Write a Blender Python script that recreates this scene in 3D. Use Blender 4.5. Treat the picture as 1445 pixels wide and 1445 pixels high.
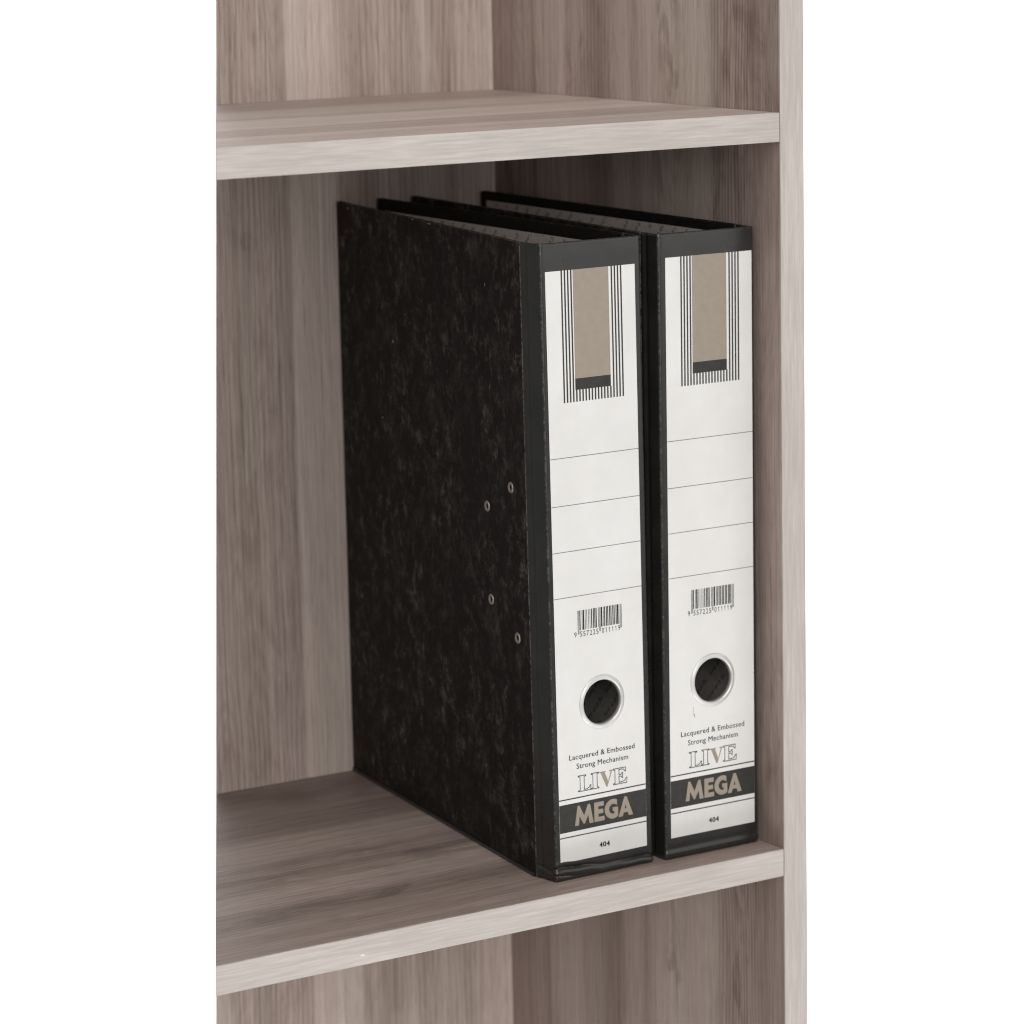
import bpy, bmesh, math, random
import numpy as np
from mathutils import Vector, Matrix

for o in list(bpy.data.objects): bpy.data.objects.remove(o)
SC = bpy.context.scene
COL = SC.collection
MM = 0.001

# ------------------------------------------------------------------ camera
F_PX, CX, CY = 4770.58, 848.62, 738.15          # in pixels of the 1445 px photograph
YAW, PITCH, ROLL = math.radians(33.0237), math.radians(10.7651), math.radians(-0.9122)
CPOS = Vector((-1.105343, -1.513248, 0.547903))
sy, cyw, sp, cp = math.sin(YAW), math.cos(YAW), math.sin(PITCH), math.cos(PITCH)
fwd = Vector((sy*cp, cyw*cp, -sp)); rgt = Vector((cyw, -sy, 0)); up = rgt.cross(fwd)
r2 = rgt*math.cos(ROLL) + up*math.sin(ROLL); u2 = up*math.cos(ROLL) - rgt*math.sin(ROLL)
cam = bpy.data.cameras.new('camera'); camo = bpy.data.objects.new('camera', cam); COL.objects.link(camo)
mw = Matrix((r2, u2, -fwd)).transposed().to_4x4(); mw.translation = CPOS
camo.matrix_world = mw
cam.sensor_width = 36; cam.lens = F_PX/1445*36
cam.shift_x = (722.5-CX)/1445; cam.shift_y = (CY-722.5)/1445
cam.clip_start = 0.05; cam.clip_end = 50
cam.dof.use_dof = True; cam.dof.focus_distance = 1.83; cam.dof.aperture_fstop = 11
SC.camera = camo

# ------------------------------------------------------------------ light
w = bpy.data.worlds.new('World'); SC.world = w; w.use_nodes = True
bg = w.node_tree.nodes['Background']; bg.inputs[0].default_value = (1.0, 0.995, 0.985, 1); bg.inputs[1].default_value = 0.215
def area(name, loc, target, size, power, col=(1, .992, .98), sy_=None):
    l = bpy.data.lights.new(name, 'AREA'); l.size = size; l.energy = power; l.color = col
    if sy_: l.shape = 'RECTANGLE'; l.size_y = sy_
    o = bpy.data.objects.new(name, l); COL.objects.link(o); o.location = loc
    o.rotation_euler = (Vector(target)-Vector(loc)).to_track_quat('-Z', 'Y').to_euler(); return o
area('key_softbox', (-1.6, -2.3, 1.35), (-0.1, 0.1, 0.2), 1.3, 15)
area('camera_softbox', (-0.55, -2.2, 0.62), (-0.15, 0.1, 0.2), .9, 12.5)
area('top_softbox', (-0.5, -0.75, 1.5), (-0.2, 0.2, 0.42), .8, 9.8)
area('low_bounce_fill', (-0.3, -0.5, -0.80), (-0.2, 0.25, -0.05), .5, 5)  # added lamp, stands in for light bounced up off the white floor
area('right_fill', (1.6, -1.9, 0.6), (-0.1, 0.0, 0.2), 1.5, 8)  # added fill lamp, there to brighten the reflection in the black spines
area('backdrop_lamp', (2.7, 0.7, 1.3), (0.75, 2.1, -0.2), 1.0, 190, (1, 1, 1))
SC.cycles.filter_width = 1.15
SC.view_settings.view_transform = 'Standard'; SC.view_settings.look = 'None'
SC.view_settings.exposure = 0; SC.view_settings.gamma = 1

# ------------------------------------------------------------------ node helpers
class NT:
    def __init__(s, name):
        s.m = bpy.data.materials.new(name); s.m.use_nodes = True; s.t = s.m.node_tree
        s.b = s.t.nodes['Principled BSDF']
    def n(s, typ, **kw):
        nd = s.t.nodes.new(typ)
        for k, v in kw.items(): setattr(nd, k, v)
        return nd
    def link(s, a, b): s.t.links.new(a, b)
    def val(s, sock, v):
        if hasattr(v, 'is_output') or isinstance(v, bpy.types.NodeSocket): s.link(v, sock)
        else: sock.default_value = v
    def math(s, op, a, b=0.0, c=0.0, clamp=False):
        nd = s.n('ShaderNodeMath', operation=op); nd.use_clamp = clamp
        s.val(nd.inputs[0], a); s.val(nd.inputs[1], b)
        if len(nd.inputs) > 2: s.val(nd.inputs[2], c)
        return nd.outputs[0]
    def noise(s, vec, scale=1.0, detail=4, rough=.55, dist=0.0):
        nd = s.n('ShaderNodeTexNoise'); s.link(vec, nd.inputs['Vector'])
        nd.inputs['Scale'].default_value = scale; nd.inputs['Detail'].default_value = detail
        nd.inputs['Roughness'].default_value = rough; nd.inputs['Distortion'].default_value = dist
        return nd.outputs['Fac']
    def remap(s, v, a, b, c=0.0, d=1.0, smooth=True):
        nd = s.n('ShaderNodeMapRange'); nd.interpolation_type = 'SMOOTHSTEP' if smooth else 'LINEAR'
        s.val(nd.inputs['Value'], v)
        for i, x in zip((1, 2, 3, 4), (a, b, c, d)): nd.inputs[i].default_value = x
        return nd.outputs[0]
    def mix(s, f, a, b):
        nd = s.n('ShaderNodeMix', data_type='RGBA'); s.val(nd.inputs[0], f); s.val(nd.inputs[6], a); s.val(nd.inputs[7], b)
        return nd.outputs[2]
    def comb(s, x, y, z):
        nd = s.n('ShaderNodeCombineXYZ'); s.val(nd.inputs[0], x); s.val(nd.inputs[1], y); s.val(nd.inputs[2], z); return nd.outputs[0]
    def xyz(s):
        tc = s.n('ShaderNodeTexCoord'); sx = s.n('ShaderNodeSeparateXYZ'); s.link(tc.outputs['Object'], sx.inputs[0])
        return tc.outputs['Object'], sx.outputs[0], sx.outputs[1], sx.outputs[2]
    def bump(s, h, strength=.2, dist=.0003):
        nd = s.n('ShaderNodeBump'); nd.inputs['Strength'].default_value = strength; nd.inputs['Distance'].default_value = dist
        s.link(h, nd.inputs['Height']); s.link(nd.outputs[0], s.b.inputs['Normal'])

def wood(name, across, along, span, stops, seed, wob=0.004, figure=1.0, figa=62, figl=17, lines=(), figw=()):
    """Printed walnut laminate. across / along are axis numbers; stops are (position in mm, tone 0..1) of its strips."""
    t = NT(name); obj, *ax = t.xyz(); A = ax[across]; L = ax[along]
    lv = t.comb(t.math('MULTIPLY', A, 9), t.math('MULTIPLY', L, 2.2), seed)
    wv = t.math('MULTIPLY', t.math('SUBTRACT', t.noise(lv, 1, 3, .5), .5), wob*2)
    Aw = t.math('ADD', A, wv)
    rp = t.n('ShaderNodeValToRGB'); cr = rp.color_ramp; cr.interpolation = 'LINEAR'
    lo, hi = span
    st = [((p-lo)/(hi-lo), v) for p, v in stops]
    while len(cr.elements) > 1: cr.elements.remove(cr.elements[-1])
    cr.elements[0].position = st[0][0]; cr.elements[0].color = (st[0][1],)*3+(1,)
    for p, v in st[1:]:
        e = cr.elements.new(min(max(p, 0), 1)); e.color = (v, v, v, 1)
    t.link(t.remap(Aw, lo*MM, hi*MM, 0, 1, False), rp.inputs[0])
    tone = rp.outputs[0]
    # streaks, pores, broad drift and the blotchy figure
    Ad = t.math('ADD', A, t.math('MULTIPLY', t.math('SUBTRACT', t.noise(t.comb(t.math('MULTIPLY', A, 14), t.math('MULTIPLY', L, 7), seed+3), 1, 3, .5), .5), .010))
    streak = t.noise(t.comb(t.math('MULTIPLY', Ad, 560), t.math('MULTIPLY', L, 3.4), seed+7), 1, 4, .62)
    streak2 = t.noise(t.comb(t.math('MULTIPLY', Ad, 150), t.math('MULTIPLY', L, 2.6), seed+9), 1, 3, .6)
    fine = t.noise(t.comb(t.math('MULTIPLY', A, 1150), t.math('MULTIPLY', L, 11), seed+11), 1, 3, .75)
    pore = t.noise(t.comb(t.math('MULTIPLY', A, 1250), t.math('MULTIPLY', L, 60), seed+13), 1, 2, .6)
    fig = t.noise(t.comb(t.math('MULTIPLY', Ad, figa), t.math('MULTIPLY', L, figl), seed+17), 1, 5, .6, .7)
    figm = t.remap(t.noise(t.comb(t.math('MULTIPLY', A, 16), t.math('MULTIPLY', L, 5), seed+23), 1, 2, .5), .46, .66)
    def window(a, b_, soft):
        return t.math('MULTIPLY', t.remap(A, (a-soft)*MM, (a+soft)*MM), t.remap(A, (b_-soft)*MM, (b_+soft)*MM, 1, 0))
    for (a, b_, soft) in figw:
        figm = t.math('MAXIMUM', t.math('MULTIPLY', figm, .9), window(a, b_, soft))
    ringv = None
    for (a, b_, pitch, amp, warp) in lines:
        wn = t.noise(t.comb(t.math('MULTIPLY', A, 16), t.math('MULTIPLY', L, 5.5), seed+41), 1, 2, .5)
        ph = t.math('ADD', t.math('MULTIPLY', A, 1000/pitch), t.math('MULTIPLY', wn, warp))
        sw = t.math('POWER', t.math('ADD', t.math('MULTIPLY', t.math('SINE', t.math('MULTIPLY', ph, 6.2832)), .5), .5), 2.0)
        brk = t.remap(t.noise(t.comb(t.math('MULTIPLY', A, 300), t.math('MULTIPLY', L, 14), seed+43), 1, 2, .5), .35, .6, .35, 1)
        r_ = t.math('MULTIPLY', t.math('MULTIPLY', t.math('MULTIPLY', sw, brk), window(a, b_, 5)), amp)
        ringv = r_ if ringv is None else t.math('ADD', ringv, r_)
    # cathedral rings: bands of a stretched, distorted field
    cf = t.noise(t.comb(t.math('MULTIPLY', A, 20), t.math('MULTIPLY', L, 2.6), seed+29), 1, 2, .45)
    cb = t.math('ABSOLUTE', t.math('SUBTRACT', t.math('FRACT', t.math('MULTIPLY', cf, 34)), .5))
    cb = t.math('SUBTRACT', cb, .25)
    v = tone
    v = t.math('ADD', v, t.math('MULTIPLY', t.math('SUBTRACT', streak, .5), .40))
    v = t.math('ADD', v, t.math('MULTIPLY', t.math('SUBTRACT', streak2, .5), .28))
    v = t.math('ADD', v, t.math('MULTIPLY', t.math('SUBTRACT', fine, .5), .62))
    v = t.math('ADD', v, t.math('MULTIPLY', cb, .13))
    v = t.math('SUBTRACT', v, t.math('MULTIPLY', t.math('MULTIPLY', t.remap(fig, .46, .66), figm), .34*figure))
    v = t.math('SUBTRACT', v, t.math('MULTIPLY', t.remap(pore, .57, .70), .17))
    if ringv is not None: v = t.math('SUBTRACT', v, ringv)
    v = t.math('MAXIMUM', t.math('MINIMUM', v, 1.1), 0.0)
    c2 = t.n('ShaderNodeValToRGB'); c = c2.color_ramp
    c.elements[0].position = 0; c.elements[0].color = (.152, .114, .101, 1)
    c.elements[1].position = 1; c.elements[1].color = (.675, .602, .556, 1)
    e = c.elements.new(.35); e.color = (.295, .234, .209, 1)
    e = c.elements.new(.65); e.color = (.462, .392, .356, 1)
    t.link(v, c2.inputs[0])
    # strips drift between a pinkish and a greenish grey
    hue = t.remap(t.noise(t.comb(t.math('MULTIPLY', A, 34), t.math('MULTIPLY', L, 1.0), seed+31), 1, 1, .5), .40, .60)
    tint = t.mix(hue, (1.03, .982, .965, 1), (1.0, .985, .945, 1))
    mm = t.n('ShaderNodeMix', data_type='RGBA', blend_type='MULTIPLY'); mm.inputs[0].default_value = 1
    t.link(c2.outputs[0], mm.inputs[6]); t.link(tint, mm.inputs[7])
    t.link(mm.outputs[2], t.b.inputs['Base Color'])
    t.b.inputs['Roughness'].default_value = .52; t.b.inputs['Specular IOR Level'].default_value = .35
    t.bump(t.math('ADD', t.math('MULTIPLY', fine, .5), t.math('MULTIPLY', pore, -.5)), .35, .00012)
    return t.m

def band_wood(name, across, along, seed):
    t = NT(name); obj, *ax = t.xyz(); A = ax[across]; L = ax[along]
    s1 = t.noise(t.comb(t.math('MULTIPLY', A, 620), t.math('MULTIPLY', L, 24), seed), 1, 4, .6, .3)
    s2 = t.noise(t.comb(t.math('MULTIPLY', A, 1500), t.math('MULTIPLY', L, 60), seed+4), 1, 3, .7)
    s3 = t.noise(t.comb(t.math('MULTIPLY', A, 60), t.math('MULTIPLY', L, 9), seed+8), 1, 3, .5, .6)
    v = t.math('ADD', t.math('MULTIPLY', s1, .5), t.math('ADD', t.math('MULTIPLY', s2, .35), t.math('MULTIPLY', s3, .30)))
    c = t.mix(t.remap(v, .42, .80), (.450, .405, .372, 1), (.600, .553, .518, 1))
    t.link(c, t.b.inputs['Base Color']); t.b.inputs['Roughness'].default_value = .55
    t.b.inputs['Specular IOR Level'].default_value = .3
    t.bump(s2, .25, .0001)
    return t.m

def flat(name, col, rough=.6, spec=.4, metal=0.0, var=.0, vs=300):
    t = NT(name); obj, x, y, z = t.xyz()
    if var:
        n_ = t.noise(obj, vs, 4, .6)
        c = t.mix(t.remap(n_, .3, .7), tuple(k*(1-var) for k in col)+(1,), tuple(min(1, k*(1+var)) for k in col)+(1,))
        t.link(c, t.b.inputs['Base Color'])
    else: t.b.inputs['Base Color'].default_value = tuple(col)+(1,)
    t.b.inputs['Roughness'].default_value = rough; t.b.inputs['Specular IOR Level'].default_value = spec
    t.b.inputs['Metallic'].default_value = metal
    return t.m

# strip tones (position mm, tone)
BACK = [(-330, .5), (-262, .45), (-260, .62), (-206, .60), (-200, .52), (-176, .50), (-170, .56), (-154, .55), (-151, .44), (-148, .44), (-146, .74),
        (-113, .76), (-111, .50), (-94, .46), (-78, .60), (-62, .48), (-48, .60), (-36, .50), (-31, .42), (-26, .62), (-10, .60), (0, .74)]
SIDE = [(0, .40), (14, .34), (24, .30), (30, .46), (44, .38), (62, .42), (72, .58), (96, .55), (118, .60), (136, .50), (144, .36), (152, .52), (164, .46),
        (176, .26), (190, .30), (199, .44), (216, .42), (222, .56), (252, .50), (256, .26), (262, .42), (280, .30), (303, .22)]
SHL = [(0, .50), (12, .52), (22, .44), (36, .50), (52, .40), (70, .44), (80, .60), (112, .58), (122, .44), (150, .50), (178, .56), (196, .54), (204, .40), (250, .38), (266, .30), (303, .28)]
SHU = [(0, .66), (30, .70), (52, .76), (60, .54), (96, .62), (108, .82), (160, .76), (170, .56), (184, .70), (226, .66), (238, .48), (266, .42), (280, .50), (303, .44)]
M = {}
M['back'] = wood('laminate_back', 0, 2, (-330, 0), [(p, v*.8+.12) for p, v in BACK], 2.3, .003, .3, 60, 22, [(-205, -150, 3.6, .15, 5), (-96, -14, 4.2, .13, 3)], [(-186, -160, 6)])
M['side'] = wood('laminate_side', 1, 2, (0, 303), [(p, v+(.13 if p > 30 else .02)) for p, v in SIDE], 8.1, .003, .8, 75, 24, [(26, 66, 3.1, .26, 5), (168, 204, 3.6, .18, 3), (232, 300, 6, .10, 3)], [(96, 124, 6), (40, 56, 5)])
M['shelf_low'] = wood('laminate_shelf', 1, 0, (0, 303), [(p, v*.9-.09-.06*(p > 190)) for p, v in SHL], 15.7, .006, .65, 52, 13, [(50, 78, 3.2, .2, 4), (120, 150, 3.4, .22, 4), (196, 250, 5, .15, 4)], [(52, 74, 6), (104, 128, 6)])  # rear tones lowered further: the shade at the shelf back is put into the colour
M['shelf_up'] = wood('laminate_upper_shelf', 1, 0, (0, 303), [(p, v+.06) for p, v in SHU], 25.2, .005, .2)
M['band_x'] = band_wood('edge_band_level', 2, 0, 3.0)
M['band_z'] = band_wood('edge_band_upright', 0, 2, 5.0)

# ------------------------------------------------------------------ object helpers
def link(name, me, mat, parent=None):
    o = bpy.data.objects.new(name, me); COL.objects.link(o)
    if mat: me.materials.append(mat)
    if parent is not None: o.parent = parent
    return o
def bm_obj(name, bm, mat, parent=None, smooth=False):
    me = bpy.data.meshes.new(name); bm.to_mesh(me); bm.free()
    if smooth:
        for p in me.polygons: p.use_smooth = True
    return link(name, me, mat, parent)
def box_bm(x0, x1, y0, y1, z0, z1, bev=0.0, segs=2):
    bm = bmesh.new(); bmesh.ops.create_cube(bm, size=1)
    for v in bm.verts:
        v.co = Vector(((x0+x1)/2+v.co.x*(x1-x0), (y0+y1)/2+v.co.y*(y1-y0), (z0+z1)/2+v.co.z*(z1-z0)))*MM
    if bev: bmesh.ops.bevel(bm, geom=bm.edges[:], offset=bev*MM, segments=segs, profile=.5, affect='EDGES')
    return bm
def empty(name, loc, label, cat, rot=(0, 0, 0), group=None):
    o = bpy.data.objects.new(name, None); COL.objects.link(o); o.location = loc; o.rotation_euler = rot
    o.empty_display_size = .05; o['label'] = label; o['category'] = cat
    if group: o['group'] = group
    return o

# ------------------------------------------------------------------ backdrop: white studio sweep
bm = bmesh.new()
prof = [(-3.2, -.85), (.9, -.85), (1.7, -.85)] + [(1.7+.6*math.sin(a), -.85+.6*(1-math.cos(a))) for a in [math.pi/2*k/12 for k in range(1, 13)]] + [(2.3, 3.2)]
rows = [[bm.verts.new((x, y, z)) for (y, z) in prof] for x in (-.45, 2.7)]
for k in range(len(prof)-1): bm.faces.new((rows[0][k], rows[1][k], rows[1][k+1], rows[0][k+1]))
sweep = bm_obj('backdrop', bm, flat('white_paper', (.86, .86, .86), .85, .1), None, True)
sweep['kind'] = 'structure'

# ------------------------------------------------------------------ bookcase
T_, TP, H, D = 16.0, 16.22, 404.64, 302.8
Z0, Z1 = -850.0, 1250.0
def ray(x, y): return fwd + r2*((x-CX)/F_PX) - u2*((y-CY)/F_PX)
CUTN = ray(304.6, 0).cross(ray(304.6, 1445)).normalized()      # the open end of the bookcase is sawn off along this upright plane
if CUTN.x < 0: CUTN = -CUTN
def saw(bm):
    g = bm.verts[:]+bm.edges[:]+bm.faces[:]
    r = bmesh.ops.bisect_plane(bm, geom=g, plane_co=CPOS, plane_no=CUTN, clear_inner=True)
    es = [e for e in r['geom_cut'] if isinstance(e, bmesh.types.BMEdge)]
    if es: bmesh.ops.edgeloop_fill(bm, edges=es) if hasattr(bmesh.ops, 'edgeloop_fill') else bmesh.ops.contextual_create(bm, geom=es)
    bmesh.ops.recalc_face_normals(bm, faces=bm.faces[:]); return bm
case = empty('bookcase', (0, 0, Z0*MM), 'grey-brown wood laminate bookcase with pale front edges and open shelves', 'bookcase')
def part(name, bm, mat, parent=case, off=True):
    o = bm_obj(name, bm, mat, parent)
    if off and parent is case: o.location = (0, 0, -Z0*MM)
    return o
sp_ = part('side_panel', box_bm(0, TP, .9, D+3.4, Z0, Z1, .15, 1), M['side'])
b = part('edge_band', box_bm(0.05, TP, 0, .88, Z0, Z1, .3), M['band_z'], sp_); b['label'] = 'pale upright edge band of the side panel'
part('back_panel', saw(box_bm(-700, -.15, D+.2, D+3.2, Z0+20, Z1-1)), M['back'])
def shelf(zt, mat):
    s = part('shelf', saw(box_bm(-700, -.45, .9, D, zt-T_, zt, .12, 1)), mat)
    b = part('edge_band', saw(box_bm(-700, -.42, .0, .88, zt-T_-.03, zt+.03, .32)), M['band_x'], s)
    b['label'] = 'pale smooth edge band along the shelf front'
    return s
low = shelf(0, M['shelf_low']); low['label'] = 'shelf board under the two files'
fv = [(-0.27725+.0013*math.cos(2*math.pi*k/10)*(1+.2*math.sin(3*k)), -.0001, -.0105+.00045*math.sin(2*math.pi*k/10)) for k in range(10)] + [(-0.27725, -.00022, -.0105)]
fm = bpy.data.meshes.new('paint_fleck'); fm.from_pydata(fv, [], [(k, (k+1) % 10, 10) for k in range(10)])
link('paint_fleck', fm, flat('white_fleck', (.82, .81, .79), .6), low)
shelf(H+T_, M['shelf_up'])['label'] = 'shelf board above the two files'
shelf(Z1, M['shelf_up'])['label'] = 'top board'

# ------------------------------------------------------------------ file materials
def lacquer():
    t = NT('black_lacquered_cloth'); obj, x, y, z = t.xyz()
    n1 = t.noise(obj, 45, 4, .6); n2 = t.noise(obj, 1800, 2, .6); n3 = t.noise(obj, 420, 4, .7)
    base = t.mix(t.remap(n1, .3, .7), (.0165, .0160, .0150, 1), (.0225, .0218, .0205, 1))
    # rubbed-through corners of the spine: broken light line where the cloth folds round the board
    at = t.n('ShaderNodeAttribute'); at.attribute_name = 'wear'
    wear = t.math('MULTIPLY', at.outputs['Fac'], t.remap(n3, .46, .62))
    t.link(t.mix(t.math('MULTIPLY', wear, .45), base, (.17, .165, .155, 1)), t.b.inputs['Base Color'])
    t.link(t.remap(n1, .2, .8, .24, .36), t.b.inputs['Roughness'])
    t.b.inputs['Specular IOR Level'].default_value = .62
    t.bump(t.math('ADD', n2, t.math('MULTIPLY', n1, 3)), .16, .0002)
    return t.m
def marble():
    t = NT('black_cloudy_paper'); obj, x, y, z = t.xyz()
    st = t.comb(t.math('MULTIPLY', x, 1), y, t.math('MULTIPLY', z, .80))
    big = t.noise(st, 24, 3, .6, .3)
    cl = t.noise(st, 112, 8, .82, .25)
    fi = t.noise(st, 900, 3, .75)
    spk = t.noise(st, 420, 5, .8)
    m1 = t.math('MULTIPLY', t.remap(cl, .475, .68), t.remap(big, .36, .62, .25, 1))
    m2 = t.math('MULTIPLY', m1, t.remap(fi, .34, .66, .40, 1.0)); m2 = t.math('MAXIMUM', m2, t.math('MULTIPLY', t.remap(t.noise(st, 52, 6, .78, .3), .50, .72), .30))
    m3 = t.math('MULTIPLY', t.remap(spk, .58, .74), t.remap(big, .42, .66, .1, .55))
    c = t.mix(m2, (.0135, .0103, .0090, 1), (.150, .134, .123, 1))
    c = t.mix(t.math('MULTIPLY', m3, .55), c, (.19, .165, .15, 1))
    red = t.math('MULTIPLY', t.remap(t.noise(obj, 130, 3, .6), .62, .74), .35)
    c = t.mix(red, c, (.030, .018, .015, 1))
    at = t.n('ShaderNodeAttribute'); at.attribute_name = 'wear'
    wear = t.math('MULTIPLY', at.outputs['Fac'], t.remap(spk, .40, .56))
    c = t.mix(t.math('MULTIPLY', wear, .6), c, (.22, .19, .165, 1))
    t.link(c, t.b.inputs['Base Color'])
    t.b.inputs['Roughness'].default_value = .72; t.b.inputs['Specular IOR Level'].default_value = .16
    t.bump(t.math('ADD', fi, t.math('MULTIPLY', cl, 2)), .25, .0002)
    return t.m
def label_paper():
    t = NT('white_label_paper'); obj, x, y, z = t.xyz()
    n1 = t.noise(obj, 30, 4, .6); n2 = t.noise(obj, 160, 5, .75); n3 = t.noise(t.comb(t.math('MULTIPLY', x, 900), y, t.math('MULTIPLY', z, 40)), 1, 2, .5)
    dirt = t.math('MULTIPLY', t.remap(n2, .60, .78), t.remap(n1, .50, .68))
    c = t.mix(t.remap(n1, .3, .7), (.725, .712, .692, 1), (.768, .756, .736, 1))
    c = t.mix(t.math('MULTIPLY', dirt, .30), c, (.45, .42, .38, 1))
    c = t.mix(t.math('MULTIPLY', t.remap(n3, .55, .8), .10), c, (.62, .60, .57, 1))
    t.link(c, t.b.inputs['Base Color']); t.b.inputs['Roughness'].default_value = .5
    t.b.inputs['Specular IOR Level'].default_value = .3
    t.bump(t.noise(obj, 1200, 3, .6), .1, .0001)
    return t.m
M['lac'] = lacquer(); M['marble'] = marble(); M['label'] = label_paper()
M['lining'] = flat('grey_lining_paper', (.58, .54, .51), .75, .2, 0, .10, 500)
M['turn'] = flat('black_turned_in_paper', (.012, .011, .010), .7, .2, 0, .4, 700)
M['lprint'] = flat('lining_ink', (.10, .09, .083), .8, .1)
M['ink'] = flat('printed_black', (.036, .034, .031), .5, .35, 0, .12, 250)
M['deep'] = flat('printed_deep_black', (.014, .013, .012), .5, .2)
M['line'] = flat('printed_grey_line', (.16, .155, .15), .6, .2)
M['brown'] = flat('printed_taupe', (.325, .275, .222), .5, .3, 0, .035, 220)
M['chip'] = flat('bare_grey_board', (.30, .275, .25), .8, .2)
M['ring'] = flat('nickel_plate', (.74, .73, .71), .40, .5, .55)
M['rivet'] = flat('dull_brass', (.32, .265, .235), .42, .5, .45, .15, 500)
M['hole'] = flat('dark_rivet_hole', (.004, .004, .004), .9, .1)
M['strip'] = flat('black_metal_edge', (.022, .021, .019), .30, .7, 0, .2, 300)

# ------------------------------------------------------------------ lettering as flat print
def curve_mesh(polys, depth=0.0, res=2):
    cu = bpy.data.curves.new('shape', 'CURVE'); cu.dimensions = '2D'; cu.fill_mode = 'BOTH'; cu.extrude = depth
    for pts in polys:
        s = cu.splines.new('POLY'); s.points.add(len(pts)-1); s.use_cyclic_u = True
        for p, (x, y) in zip(s.points, pts): p.co = (x, y, 0, 1)
    return _conv(cu)
def _conv(cu):
    o = bpy.data.objects.new('t', cu); COL.objects.link(o)
    dg = bpy.context.evaluated_depsgraph_get(); me = bpy.data.meshes.new_from_object(o.evaluated_get(dg))
    vs = [(v.co.x, v.co.y, v.co.z) for v in me.vertices]; fs = [tuple(p.vertices) for p in me.polygons]
    bpy.data.objects.remove(o); bpy.data.curves.remove(cu); bpy.data.meshes.remove(me)
    return vs, fs
def text_mesh(s, offset=0.0, spacing=1.0, res=2, shear=0.0):
    cu = bpy.data.curves.new('text', 'FONT'); cu.body = s; cu.size = 1; cu.offset = offset; cu.space_character = spacing
    cu.resolution_u = res; cu.shear = shear
    return _conv(cu)
def fit(vf, x0, x1, y0, capref, ycap):
    """scale text so that it spans x0..x1 and capref (its own cap height) becomes ycap"""
    vs, fs = vf; xs = [v[0] for v in vs]; a, b_ = min(xs), max(xs)
    return [(x0+(v[0]-a)/(b_-a)*(x1-x0), y0+v[1]*ycap/capref, 0) for v in vs], fs
CAP = max(v[1] for v in text_mesh('H')[0])
def bold(vf, d=.045):
    vs, fs = vf
    return merge([([(x-d, y, 0) for x, y, z in vs], fs), ([(x+d, y, .12) for x, y, z in vs], fs)])
def merge(lst):
    V, Fc = [], []
    for vs, fs in lst:
        n = len(V); V += vs; Fc += [tuple(i+n for i in f) for f in fs]
    return V, Fc
def rect(x0, x1, y0, y1): return [(x0, y0, 0), (x1, y0, 0), (x1, y1, 0), (x0, y1, 0)], [(0, 1, 2, 3)]
def stroke(pts, wd):
    out = []
    n = len(pts)
    for i in range(n):
        (x0, y0), (x1, y1) = pts[i], pts[(i+1) % n]
        L = math.hypot(x1-x0, y1-y0) or 1; dx, dy = (x1-x0)/L*wd/2, (y1-y0)/L*wd/2
        out.append(([(x0-dx-dy, y0-dy+dx, i*1e-4), (x0-dx+dy, y0-dy-dx, i*1e-4), (x1+dx+dy, y1+dy-dx, i*1e-4), (x1+dx-dy, y1+dy+dx, i*1e-4)], [(0, 1, 2, 3)]))
    return merge(out)
def arc(cx, cy, r, a0, a1, n, ry=None):
    ry = ry or r
    return [(cx+r*math.cos(math.radians(a0+(a1-a0)*k/n)), cy+ry*math.sin(math.radians(a0+(a1-a0)*k/n))) for k in range(n+1)]

MEGA = [
 [(10.3, 20), (12.3, 31.3), (13.7, 31.3), (16.6, 25.2), (19.4, 31.3), (20.8, 31.3), (23.0, 20), (20.2, 20), (19.5, 25.0), (16.95, 20.4), (16.15, 20.4), (13.55, 25.1), (13.0, 20)],
 [(23.6, 20), (23.6, 31.2), (30.2, 31.2), (30.2, 28.6), (26.4, 28.6), (26.4, 26.9), (29.7, 26.9), (29.7, 24.4), (26.4, 24.4), (26.4, 22.6), (30.5, 22.6), (30.5, 20)],
 arc(36.4, 25.6, 5.7, 60, 300, 26) + [(39.9, 21.2), (39.9, 26.4), (36.2, 26.4), (36.2, 24.2), (37.3, 24.2), (37.3, 22.95)] + arc(36.6, 25.6, 2.85, 285, 60, 16) + [(39.3, 27.3)],
 [(40.1, 20), (44.3, 31.2), (46.0, 31.2), (50.2, 20), (47.2, 20), (46.5, 22.1), (43.7, 22.1), (43.0, 20)],
 [(44.45, 24.3), (45.75, 24.3), (45.1, 26.8)],
]
LET = dict(
 L=[(0,0),(0,.45),(1.2,.75),(1.2,8.25),(0,8.55),(0,9),(5.2,9),(5.2,8.55),(4,8.25),(4,.75),(6,.85),(7.3,1.5),(8,2.7),(8.5,2.7),(8.3,0)],
 I=[(0,0),(0,.45),(1.1,.75),(1.1,8.25),(0,8.55),(0,9),(5.1,9),(5.1,8.55),(4,8.25),(4,.75),(5.1,.45),(5.1,0)],
 V=[(-.2,9),(4.4,9),(4.4,8.6),(3.7,8.3),(5.9,2.7),(7.7,8.25),(6.5,8.6),(6.5,9),(9.6,9),(9.6,8.6),(8.6,8.25),(5.3,-.15),(4.6,-.15),(.9,8.25),(-.2,8.6)],
 E=[(0,0),(0,.45),(1.1,.75),(1.1,8.25),(0,8.55),(0,9),(8.5,9),(8.5,6.7),(8.0,6.7),(7.2,7.9),(5.8,8.2),(3.9,8.2),(3.9,5.1),(5.3,5.2),(6,6.2),(6.4,6.2),(6.4,3.2),(6,3.2),(5.3,4.2),(3.9,4.3),(3.9,.8),(6.2,.9),(7.8,1.5),(8.9,2.9),(9.4,2.9),(9.1,0)])
def place(pts, x, y, s=1.0): return [(x+px*s, y+py*s) for px, py in pts]

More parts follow.
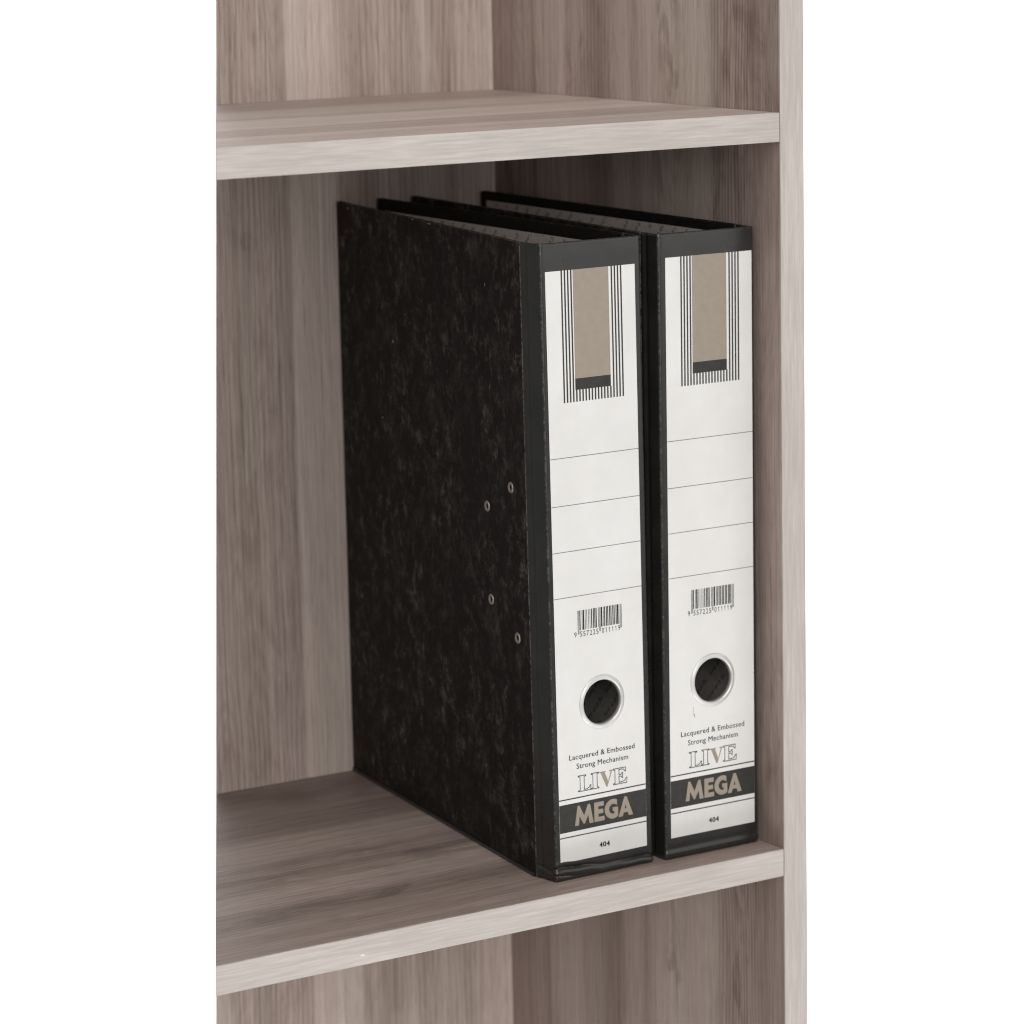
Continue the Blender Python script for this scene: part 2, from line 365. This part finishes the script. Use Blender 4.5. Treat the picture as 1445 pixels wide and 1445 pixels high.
def ean13(digits):
    Lc = ['0001101','0011001','0010011','0111101','0100011','0110001','0101111','0111011','0110111','0001011']
    G = [''.join('1' if c == '0' else '0' for c in k)[::-1] for k in Lc]; Rc = [''.join('1' if c == '0' else '0' for c in k) for k in Lc]
    P = ['LLLLLL','LLGLGG','LLGGLG','LLGGGL','LGLLGG','LGGLLG','LGGGLL','LGLGLG','LGLGGL','LGGLGL'][int(digits[0])]
    s = '101' + ''.join((Lc if p == 'L' else G)[int(d)] for p, d in zip(P, digits[1:7])) + '01010' + ''.join(Rc[int(d)] for d in digits[7:]) + '101'
    return s
def barcode():
    s = ean13('9557225011119'); x0, x1 = 15.6, 45.4; mw_ = (x1-x0)/95; out = []
    k = 0
    while k < 95:
        if s[k] == '1':
            j = k
            while j < 95 and s[j] == '1': j += 1
            guard = k < 3 or 45 <= k < 50 or k >= 92
            out.append(rect(x0+k*mw_, x0+j*mw_, 128.6 if guard else 131.0, 142.1)); k = j
        else: k += 1
    dg = []
    def digit(ch, xc):
        if ch == '1':
            dg.append(rect(xc-.02, xc+.26, 127.3, 130.2)); dg.append(([(xc-.55, 129.35, 0), (xc-.45, 129.1, 0), (xc+.0, 129.7, 0), (xc+.0, 130.2, 0)], [(0, 1, 2, 3)])); return
        vf = text_mesh(ch, 0, 1, 2)
        dg.append(fit(vf, xc-.78, xc+.78, 127.3, CAP, 2.9))
    digit('9', 13.9)
    for i, ch in enumerate('557225'): digit(ch, 15.6+(3+3.5+7*i)*mw_+.1)
    for i, ch in enumerate('011119'): digit(ch, 15.6+(50+3.5+7*i)*mw_+.1)
    return merge(out), merge(dg)

LW, LH = 59.4, 330.7
HX, HZ = 30.55, 88.3             # finger hole centre on the label
PRINTS = []                       # (name, material, verts/faces in label mm, label text)
bars, digs = barcode()
P2, W2 = 2.07, 1.0
stripes = [rect(10.1+P2*k, 10.1+P2*k+W2, 258.4, LH) for k in (0, 1, 2, 3, 16, 17, 18, 19)] + [rect(10.1+P2*k, 10.1+P2*k+W2, 258.4, 264.95) for k in range(4, 16)]
PRINTS.append(('printed_stripes', 'ink', merge(stripes), 'thin black upright stripes'))
PRINTS.append(('printed_panel', 'brown', rect(18.0, 41.7, 271.25, LH), 'taupe rectangle'))
PRINTS.append(('printed_block', 'ink', rect(18.0, 41.7, 264.9, 271.2), 'black bar under the taupe rectangle'))
for zz in (228.2, 201.7, 176.0, 150.4): PRINTS.append(('ruled_line', 'line', rect(0.1, LW-.1, zz-.17, zz+.17), None))
PRINTS.append(('barcode', 'deep', bars, 'barcode'))
PRINTS.append(('barcode_digits', 'deep', digs, '9557225011119'))
PRINTS.append(('lettering', 'deep', merge([bold(fit(text_mesh('Lacquered & Embossed', 0, 1.06, 3), 7.6, 52.2, 58.1, CAP, 2.95)),
                                          bold(fit(text_mesh('Strong Mechanism', 0, 1.06, 3), 12.4, 47.6, 52.6, CAP, 2.95))]), 'Lacquered & Embossed Strong Mechanism'))
PRINTS.append(('logo_outline', 'deep', merge([stroke(place(LET['L'], 13.3, 39.3), .42), stroke(place(LET['I'], 22.1, 39.3), .42), stroke(place(LET['E'], 37.2, 39.3), .42)]), 'outlined serif letters L, I and E'))
PRINTS.append(('logo_letter', 'brown', curve_mesh([place(LET['V'], 27.7, 39.2)]), 'solid taupe letter V'))
PRINTS.append(('printed_line', 'ink', rect(0.1, LW-.1, 35.75, 36.45), None))
PRINTS.append(('printed_band', 'ink', rect(0.05, LW-.05, 17.2, 33.3), 'black band behind the word MEGA'))
PRINTS.append(('brand_word', 'brown', curve_mesh(MEGA), 'bold taupe word MEGA'))
PRINTS.append(('printed_line', 'ink', rect(0.1, LW-.1, 14.0, 14.65), None))
PRINTS.append(('number', 'deep', bold(fit(text_mesh('404', 0, 1.12, 3), 26.7, 33.6, 4.75, CAP, 2.85), .17), '404'))

LVF = text_mesh('lever arch file', .006, 1.0, 1, .25)

def lining_print(u1, z1, seed):
    """words set on the slant all over the lining, in (reading x, z) mm"""
    vs, fs = LVF; xs = [v[0] for v in vs]; wd = max(xs)-min(xs)
    S = 4.3; a = math.radians(47); ca, sa = math.cos(a), math.sin(a); out = []
    va = np.array(vs)[:, :2]*S; va[:, 0] -= va[:, 0].min(); W_ = wd*S+5.0
    for r in range(-60, 90):
        for c in range(-2, 20):
            ox, oy = c*W_+(r*11.7) % W_, r*8.6
            px = (va[:, 0]+ox); py = (va[:, 1]+oy)
            X = px*ca-py*sa; Z = px*sa+py*ca
            # keep what is wholly on the sheet
            if X.min() > .3 and X.max() < u1-.3 and Z.min() > .3 and Z.max() < z1-.3:
                out.append(([(x, z, 0) for x, z in zip(X, Z)], fs))
            elif X.max() > 0 and X.min() < u1 and Z.max() > 0 and Z.min() < z1:
                keep = [f for f in fs if all(.2 < X[i] < u1-.2 and .2 < Z[i] < z1-.2 for i in f)]
                if keep: out.append(([(x, z, 0) for x, z in zip(X, Z)], keep))
    return merge(out)

# ------------------------------------------------------------------ lever arch file
HB = 356.5
def pyd(name, vf, mat, parent, smooth=False):
    me = bpy.data.meshes.new(name); me.from_pydata([tuple(c*MM for c in v) for v in vf[0]], [], vf[1]); me.update()
    bm = bmesh.new(); bm.from_mesh(me); loose = [v for v in bm.verts if not v.link_faces]
    if loose: bmesh.ops.delete(bm, geom=loose, context='VERTS')
    bm.to_mesh(me); bm.free()
    if smooth:
        for p in me.polygons: p.use_smooth = True
    return link(name, me, mat, parent)

def make_file(label, org, ang, W, lfl, lback, rfl, rback, lab0, lean, crease, turn, rivets, seed, chips=(), marks=()):
    """org: world x,y of the spine's left front corner; ang: turn about z; lfl / rfl: flange ends (world), lback / rback: cover back ends (world, outer)"""
    root = empty('lever_arch_file', (org[0]*MM, org[1]*MM, .0003), label, 'file folder', (0, 0, math.radians(ang)), 'lever arch files standing on the shelf')
    ca, sa = math.cos(math.radians(ang)), math.sin(math.radians(ang))
    def loc(p): dx, dy = p[0]-org[0], p[1]-org[1]; return Vector((dx*ca+dy*sa, -dx*sa+dy*ca))
    rnd = random.Random(seed)
    def skew(x, y, z): return (x-lean*(z/341)*max(0, 1-max(0, y)/280), y, z)
    LF, LB, RF, RB = loc(lfl), loc(lback), loc(rfl), loc(rback)
    # ---- spine: a U of lacquered cloth over board
    R0 = 1.7; path = []     # (x, y, nx, ny, t, wear)
    def seg(p, q, n, t0, t1, inc=False):
        d = (q-p); nrm = Vector((d.y, -d.x)).normalized()
        for k in range(n + (1 if inc else 0)):
            f = k/n; c = p+d*f; path.append([c.x, c.y, nrm.x, nrm.y, t0+(t1-t0)*f, 0.0])
    A0 = Vector((0, R0)); dl = (LF-Vector((0, 0))).normalized(); c0 = dl*R0
    seg(LF, c0, 16, 2.0, 2.2)
    n0 = Vector((-dl.y*-1, dl.x*-1)); 
    def bez(p, c, q, n):
        for k in range(n):
            f = k/n; P = p*(1-f)**2+c*2*f*(1-f)+q*f*f; T = (c-p)*(1-f)+(q-c)*f; nn = Vector((T.y, -T.x)).normalized()
            path.append([P.x, P.y, nn.x, nn.y, 2.3, 1.0 if .35 < f < .65 else 0.0])
    bez(c0, Vector((0, 0)), Vector((R0, 0)), 5)
    seg(Vector((R0, 0)), Vector((W-R0, 0)), 34, 2.4, 2.4)
    dr = (RF-Vector((W, 0))).normalized()
    bez(Vector((W-R0, 0)), Vector((W, 0)), Vector((W, 0))+dr*R0, 5)
    seg(Vector((W, 0))+dr*R0, RF, 16, 2.2, 2.0, True)
    zs = [0, .25, .6, 1.0, 1.5] + [2.0+.5*k for k in range(26)] + [16, 18, 21, 25, 30] + [40+10*k for k in range(31)] + [346, 350, 353, 354.5, 355.3, 355.9, 356.3, 356.5]
    def dent(s, x, y, z):
        d = 0.0
        if z < 1.6: d -= 1.1*(1-math.sqrt(max(0, 1-((1.6-z)/1.6)**2)))
        if z > HB-1.0: d -= .7*(1-math.sqrt(max(0, 1-((z-HB+1.0)/1.0)**2)))
        front = y < R0
        f = x/W
        if front:
            if crease:
                zc = 7.6-3.6*f + .5*math.sin(f*9)+.25*math.sin(f*23)
                amp = .95*(1-.55*math.exp(-((f-.55)/.18)**2))
                d -= amp*math.exp(-((z-zc)/.75)**2)
                d += .75*math.exp(-((z-zc+2.9)/1.7)**2)*(.75+.25*math.sin(f*7+1))
                d += .35*math.exp(-((z-zc-2.2)/1.6)**2)*(1-f)
                zc2 = 4.2-9*f; 
                if f < .32: d -= .85*math.exp(-((z-zc2+.4)/.45)**2)*(1-f/.32)
                zc3 = 12-7*f
                if f > .5: d -= .22*math.exp(-((z-zc3)/.6)**2)*(f-.5)*2
            else:
                d += .45*math.exp(-((z-3.2)/1.6)**2); d -= .20*math.exp(-((z-6.3)/1.8)**2)
            d += .10*math.exp(-((z-350)/2.5)**2)
            d += .08*math.sin(x*.21+seed)*math.exp(-((z-350)/5)**2)
        elif x < W/2:                # left flange with its hinge groove
            yy = (Vector((x, y))-LF).length
            d -= .75*math.exp(-((yy-4.2)/1.3)**2)
            d += .30*math.exp(-((yy-1.4)/1.0)**2)
            if crease and z < 9: d += .5*math.exp(-((z-3.2-(15-yy)*.18)/1.0)**2) - .55*math.exp(-((z-5.6-(15-yy)*.12)/.7)**2)
        else:
            yy = (Vector((x, y))-RF).length
            d -= .75*math.exp(-((yy-4.2)/1.3)**2)
        d += .05*math.sin(z*.045+s*1.3+seed)
        return d
    verts, faces, wear = [], [], []
    NP, NZ = len(path), len(zs)
    for j, z in enumerate(zs):
        for i, (x, y, nx, ny, t, wv) in enumerate(path):
            d = dent(i*.1, x, y, z)
            verts.append(skew(x+nx*d, y+ny*d, z)); wear.append(wv*(.9 if z > 1 else 1) if wv else (.35 if (z > HB-.8) else 0))
    off = len(verts)
    for j, z in enumerate(zs):
        zz = min(max(z, .3), HB-.3)
        for i, (x, y, nx, ny, t, wv) in enumerate(path):
            verts.append(skew(x-nx*t, y-ny*t, zz)); wear.append(0)
    for j in range(NZ-1):
        for i in range(NP-1):
            a = j*NP+i; faces.append((a, a+1, a+NP+1, a+NP)); b_ = off+a; faces.append((b_, b_+NP, b_+NP+1, b_+1))
        a = j*NP; faces.append((a, a+NP, off+a+NP, off+a)); a = j*NP+NP-1; faces.append((a, off+a, off+a+NP, a+NP))
    for i in range(NP-1):
        faces.append((i, off+i, off+i+1, i+1)); a = (NZ-1)*NP+i; faces.append((a, a+1, off+a+1, off+a))
    me = bpy.data.meshes.new('spine'); me.from_pydata([tuple(c*MM for c in v) for v in verts], [], faces)
    at = me.attributes.new('wear', 'FLOAT', 'POINT')
    for k, wv in enumerate(wear): at.data[k].value = wv
    bm = bmesh.new(); bm.from_mesh(me); bmesh.ops.recalc_face_normals(bm, faces=bm.faces[:]); bm.to_mesh(me); bm.free()
    spine = link('spine', me, M['lac'], root)
    # grey paper pasted inside the spine and round on to the covers
    lin_v, lin_f = [], []
    ip = [p for p in path[::3]]+[path[-1]]
    for z in (7.0, HB-6.0):
        for t_off in (.10, .18):
            for (x, y, nx, ny, t, wv) in ip: lin_v.append(skew(x-nx*(t+t_off), y-ny*(t+t_off), z))
    NI = len(ip)
    for i in range(NI-1):
        lin_f += [(NI+i, NI+i+1, 3*NI+i+1, 3*NI+i), (i, 2*NI+i, 2*NI+i+1, i+1), (2*NI+i, 3*NI+i, 3*NI+i+1, 2*NI+i+1), (i, i+1, NI+i+1, NI+i)]
    for e_ in (0, NI-1): lin_f.append((e_, NI+e_, 3*NI+e_, 2*NI+e_))
    slin = pyd('spine_lining', (lin_v, lin_f), M['lining'], root)
    # finger hole
    lx, lz, lsc, lsl, hdx = lab0; hx, hz = lx+HX*lsc+lsl*HZ/LH+hdx-lean*(HZ+lz)/341, lz+HZ
    cyl = bmesh.new(); bmesh.ops.create_cone(cyl, cap_ends=True, segments=72, radius1=13.0*MM, radius2=13.0*MM, depth=20*MM,
        matrix=Matrix.Translation((hx*MM, 0, hz*MM)) @ Matrix.Rotation(math.pi/2, 4, 'X'))
    co = bm_obj('cutter', cyl, None)
    for ob in (spine, slin):
        bm = bmesh.new(); bm.from_mesh(ob.data); bmesh.ops.recalc_face_normals(bm, faces=bm.faces[:]); bm.to_mesh(ob.data); bm.free()
        md = ob.modifiers.new('cut', 'BOOLEAN'); md.operation = 'DIFFERENCE'; md.object = co; md.solver = 'EXACT'
        ob.parent = None; ob.matrix_world = Matrix.Identity(4)
        bpy.context.view_layer.update(); dg = bpy.context.evaluated_depsgraph_get()
        new = bpy.data.meshes.new_from_object(ob.evaluated_get(dg), preserve_all_data_layers=True, depsgraph=dg)
        ob.modifiers.clear(); ob.data = new; ob.parent = root
    bpy.data.objects.remove(co)
    for p in spine.data.polygons: p.use_smooth = True
    spine.data.set_sharp_from_angle(angle=math.radians(42)) if hasattr(spine.data, 'set_sharp_from_angle') else None
    # ---- label, with the hole in it
    def on_label(vf, y):       # label mm -> file-local mm, lying on the spine's front
        return [skew(lx+a*lsc+lsl*b_/LH, y-c*.1, lz+b_) for a, b_, c in vf[0]], vf[1]
    circ = [(HX+lab0[4]+13.6*math.cos(2*math.pi*k/64), HZ+13.6*math.sin(2*math.pi*k/64)) for k in range(64)]
    lv, lf = curve_mesh([[(0, 0), (LW, 0), (LW, LH), (0, LH)], circ], .06)
    lab = pyd('spine_label', ([skew(lx+a*lsc+lsl*b_/LH, -.16-c, lz+b_) for a, b_, c in lv], lf), M['label'], root)
    lab['label'] = 'white printed label reading LIVE MEGA 404'
    for nm, mk, vf, tx in PRINTS:
        yy = -.25 if nm in ('printed_band', 'printed_panel', 'printed_stripes', 'printed_line') else -.28
        if nm in ('brand_word', 'logo_letter'): yy = -.31
        o = pyd(nm, on_label(vf, yy), M[mk], lab)
        if tx: o['label'] = tx
    for (x0, x1, z0, z1) in marks:
        mk_ = pyd('pen_mark', on_label(rect(x0, x1, z0, z1), -.27), M['line'], lab); mk_['label'] = 'tiny grey mark on the paper'
    # ---- finger ring: rolled metal eyelet
    prof = [(12.55, 2.2), (12.55, -.1), (12.7, -.75), (13.1, -1.15), (13.7, -1.2), (14.3, -.95), (14.75, -.75), (15.1, -.70), (15.25, -.45), (15.3, -.20), (13.2, -.15), (12.95, 2.2)]
    vs, fs, n = [], [], 72
    for k in range(n):
        a = 2*math.pi*k/n
        for r, y in prof: vs.append((hx+r*math.cos(a), y, hz+r*math.sin(a)))
    m_ = len(prof)
    for k in range(n):
        for i in range(m_): fs.append((k*m_+i, k*m_+(i+1) % m_, ((k+1) % n)*m_+(i+1) % m_, ((k+1) % n)*m_+i))
    rg = pyd('finger_ring', (vs, fs), M['ring'], root, True)
    bm = bmesh.new(); bm.from_mesh(rg.data); bmesh.ops.recalc_face_normals(bm, faces=bm.faces[:]); bm.to_mesh(rg.data); bm.free()
    # ---- covers
    def cover(F0, B0, side, turn_in, nm_label):
        d = B0-F0; Lc = d.length; e = d/Lc; nrm = Vector((-e.y, e.x))*(1 if side > 0 else -1)   # towards the inside
        if side < 0: nrm = Vector((e.y, -e.x))
        th = 2.5; bow = 0.0
        def P(u, t_, z):
            q = F0+e*u+nrm*(t_+bow*math.sin(math.pi*u/Lc)); return skew(q.x, q.y, z*(1+.0048*max(0, u)/Lc))
        # rounded slab
        bm = bmesh.new(); bmesh.ops.create_cube(bm, size=1)
        for v in bm.verts: v.co = Vector((Lc*(v.co.x+.5), th*(v.co.y+.5)-.25, HB*(v.co.z+.5)))
        be = [ed for ed in bm.edges if abs(ed.verts[0].co.x-ed.verts[1].co.x) < 1e-6 and abs(ed.verts[0].co.z-ed.verts[1].co.z) < 1e-6 and ed.verts[0].co.x > 1]
        bmesh.ops.bevel(bm, geom=be, offset=2.2, segments=4, profile=.5, affect='EDGES')
        be = [ed for ed in bm.edges if len(ed.link_faces) == 2 and ed.calc_face_angle() > .8]
        bmesh.ops.bevel(bm, geom=be, offset=.55, segments=2, profile=.5, affect='EDGES')
        for k in range(1, 24): bmesh.ops.bisect_plane(bm, geom=bm.verts[:]+bm.edges[:]+bm.faces[:], plane_co=(0, 0, HB*k/24), plane_no=(0, 0, 1))
        for x_ in (1.0, Lc*.25, Lc*.5, Lc*.75, Lc-1.2): bmesh.ops.bisect_plane(bm, geom=bm.verts[:]+bm.edges[:]+bm.faces[:], plane_co=(x_, 0, 0), plane_no=(1, 0, 0))
        wv = []
        for v in bm.verts:
            u, t_, z = v.co
            wv.append(1.0 if u < .8 else (.8 if (z > HB-.5 and t_ < .6) else (.45 if (u > Lc-.7 and t_ < .4) else 0)))
            v.co = Vector(P(u, t_, z))*MM
        bmesh.ops.recalc_face_normals(bm, faces=bm.faces[:])
        me = bpy.data.meshes.new('cover'); bm.to_mesh(me); bm.free()
        a_ = me.attributes.new('wear', 'FLOAT', 'POINT')
        for k, x_ in enumerate(wv): a_.data[k].value = x_
        c = link('cover', me, M['marble'], root); c['label'] = nm_label
        me.polygons.foreach_set('use_smooth', [True]*len(me.polygons)); me.set_sharp_from_angle(angle=math.radians(40))
        # turned-in paper and lining sheet inside
        def sheet(nm, u0, u1, z0, z1, t0, t1, mat):
            n_ = 16; vs = []; f = []
            for t_ in (t0, t1):
                vs += [P(u0+(u1-u0)*i/n_, t_, z0+(z1-z0)*j/n_) for i in range(n_+1) for j in range(n_+1)]
            q = (n_+1)**2
            for i in range(n_):
                for j in range(n_):
                    a = i*(n_+1)+j; f += [(a, a+1, a+n_+2, a+n_+1), (q+a, q+a+n_+1, q+a+n_+2, q+a+1)]
                for (a, b_) in ((i*(n_+1), (i+1)*(n_+1)), (i*(n_+1)+n_, (i+1)*(n_+1)+n_), (i, i+1), (n_*(n_+1)+i, n_*(n_+1)+i+1)):
                    f.append((a, b_, q+b_, q+a))
            return pyd(nm, (vs, f), mat, c)
        sheet('turned_in_edge', 1.5, Lc-.7, .7, HB-.7, th-.3, th-.18, M['turn'])
        u1 = Lc-6.5; z0 = 7.0; z1 = HB-turn_in
        lin = sheet('lining', 0.5, u1, z0, z1, th-.16, th-.08, M['lining'])
        vs, fs = lining_print(u1-.5, z1-z0, seed)
        tv = []
        for a, z, _ in vs:
            u = (u1-a) if side > 0 else (.5+a)
            tv.append(P(u, th-.04, z0+z))
        lp = pyd('lining_print', (tv, fs), M['lprint'], c); lp['kind'] = 'stuff'; lp['label'] = 'slanting words lever arch file printed all over the lining'
        # metal strip along the bottom edge
        bm = box_bm(0, 1, 0, 1, 0, 1)
        for v in bm.verts:
            uu = 2.5 if v.co.x < .0005 else Lc-.4; tt = -.62 if v.co.y < .0005 else th-.05; zz = -.05 if v.co.z < .0005 else 1.9
            v.co = Vector(P(uu, tt, zz))*MM
        bmesh.ops.bevel(bm, geom=bm.edges[:], offset=.40*MM, segments=3, profile=.5, affect='EDGES')
        bmesh.ops.recalc_face_normals(bm, faces=bm.faces[:])
        bm_obj('edge_strip', bm, M['strip'], c, False)
        return c, P
    lc, PL = cover(LF, LB, -1, 5.5, 'left cover in black cloudy paper')
    rc, PR = cover(RF, RB, 1, turn, 'right cover in black cloudy paper')
    # ---- rivets through the left cover
    for (u, z) in rivets:
        o_ = Vector(PL(u, -.25, z)); ex = (Vector(PL(u+5, -.25, z))-o_).normalized(); ez = Vector((0, 0, 1)); ny = ex.cross(ez)
        if (Vector(PL(u, -2, z))-o_).dot(ny) < 0: ny = -ny
        prof = [(1.35, -.3), (1.35, .12), (1.7, .28), (2.3, .62), (2.8, .66), (3.1, .30), (3.25, -.2)]
        vs, fs, n = [], [], 28; m_ = len(prof)
        for k in range(n):
            a = 2*math.pi*k/n
            for r, h in prof: vs.append(tuple(o_+ex*(r*math.cos(a))+ez*(r*math.sin(a))+ny*h))
        for k in range(n):
            for i in range(m_-1): fs.append((k*m_+i, k*m_+i+1, ((k+1) % n)*m_+i+1, ((k+1) % n)*m_+i))
        rv = pyd('rivet', (vs, fs), M['rivet'], root, True)
        bm = bmesh.new(); bm.from_mesh(rv.data); bmesh.ops.recalc_face_normals(bm, faces=bm.faces[:]); bm.to_mesh(rv.data); bm.free()
        vs = [tuple(o_+ny*.03)] + [tuple(o_+ny*.03+ex*(1.4*math.cos(2*math.pi*k/20))+ez*(1.4*math.sin(2*math.pi*k/20))) for k in range(20)]
        pyd('rivet_hole', (vs, [(0, 1+k, 1+(k+1) % 20) for k in range(20)]), M['hole'], rv)
    # chips where the paper has gone through to the board
    for (u, z, a_, b2) in chips:
        o_ = Vector(PL(u, -.27, z)); ex = (Vector(PL(u+5, -.27, z))-o_).normalized(); ez = Vector((0, 0, 1)); out = -Vector((-ex.y, ex.x, 0))
        if (Vector(PL(u, -2, z))-o_).dot(out) < 0: out = -out
        vs = [tuple(o_+out*.12)]
        for k in range(9):
            an = 2*math.pi*k/9; rr = .7+.5*rnd.random(); vs.append(tuple(o_+out*.02+ex*(a_*rr*math.cos(an))+ez*(b2*rr*math.sin(an))))
        pyd('paper_chip', (vs, [(0, 1+k, 1+(k+1) % 9) for k in range(9)]), M['chip'], lc)
    return root

make_file('left black lever arch file, cloudy black side with four rivets facing out, spine base creased',
          (-142.2, 20.2), 2.1, 66.6, (-145.0, 36.0), (-114.6, 301), (-74.5, 38.0), (-84.3, 301),
          (3.0, 10.4, 1.0, 0.0, 0.0), 3.2, True, 7.2, [(19.9, 218.7), (52.4, 203), (50.4, 149.8), (16.1, 134.1)], 3,
          [(47.5, 328.5, .45, 1.1), (183, 280.5, .8, .9), (202.5, 232.5, .7, .8), (64, 50, .45, .5), (124, 355.4, 3.0, .35), (148, 355.8, 1.0, .4), (248, 353.5, .9, .6)])
make_file('right black lever arch file, squeezed between the other file and the side panel',
          (-68.4, 20.1), 0.5, 64.9, (-69.6, 35.5), (-62.3, 300.5), (-3.0, 35.5), (-10.2, 300.5),
          (3.5, 12.4, .988, 1.1, -.5), 0.4, False, 5.6, [(19.9, 218.7), (52.4, 203), (50.4, 149.8), (16.1, 134.1)], 8, (), [(16.3, 16.5, 71.2, 74.6), (16.5, 16.9, 69.6, 70.9), (16.9, 17.4, 68.6, 69.8), (17.2, 17.5, 68.1, 68.7)])
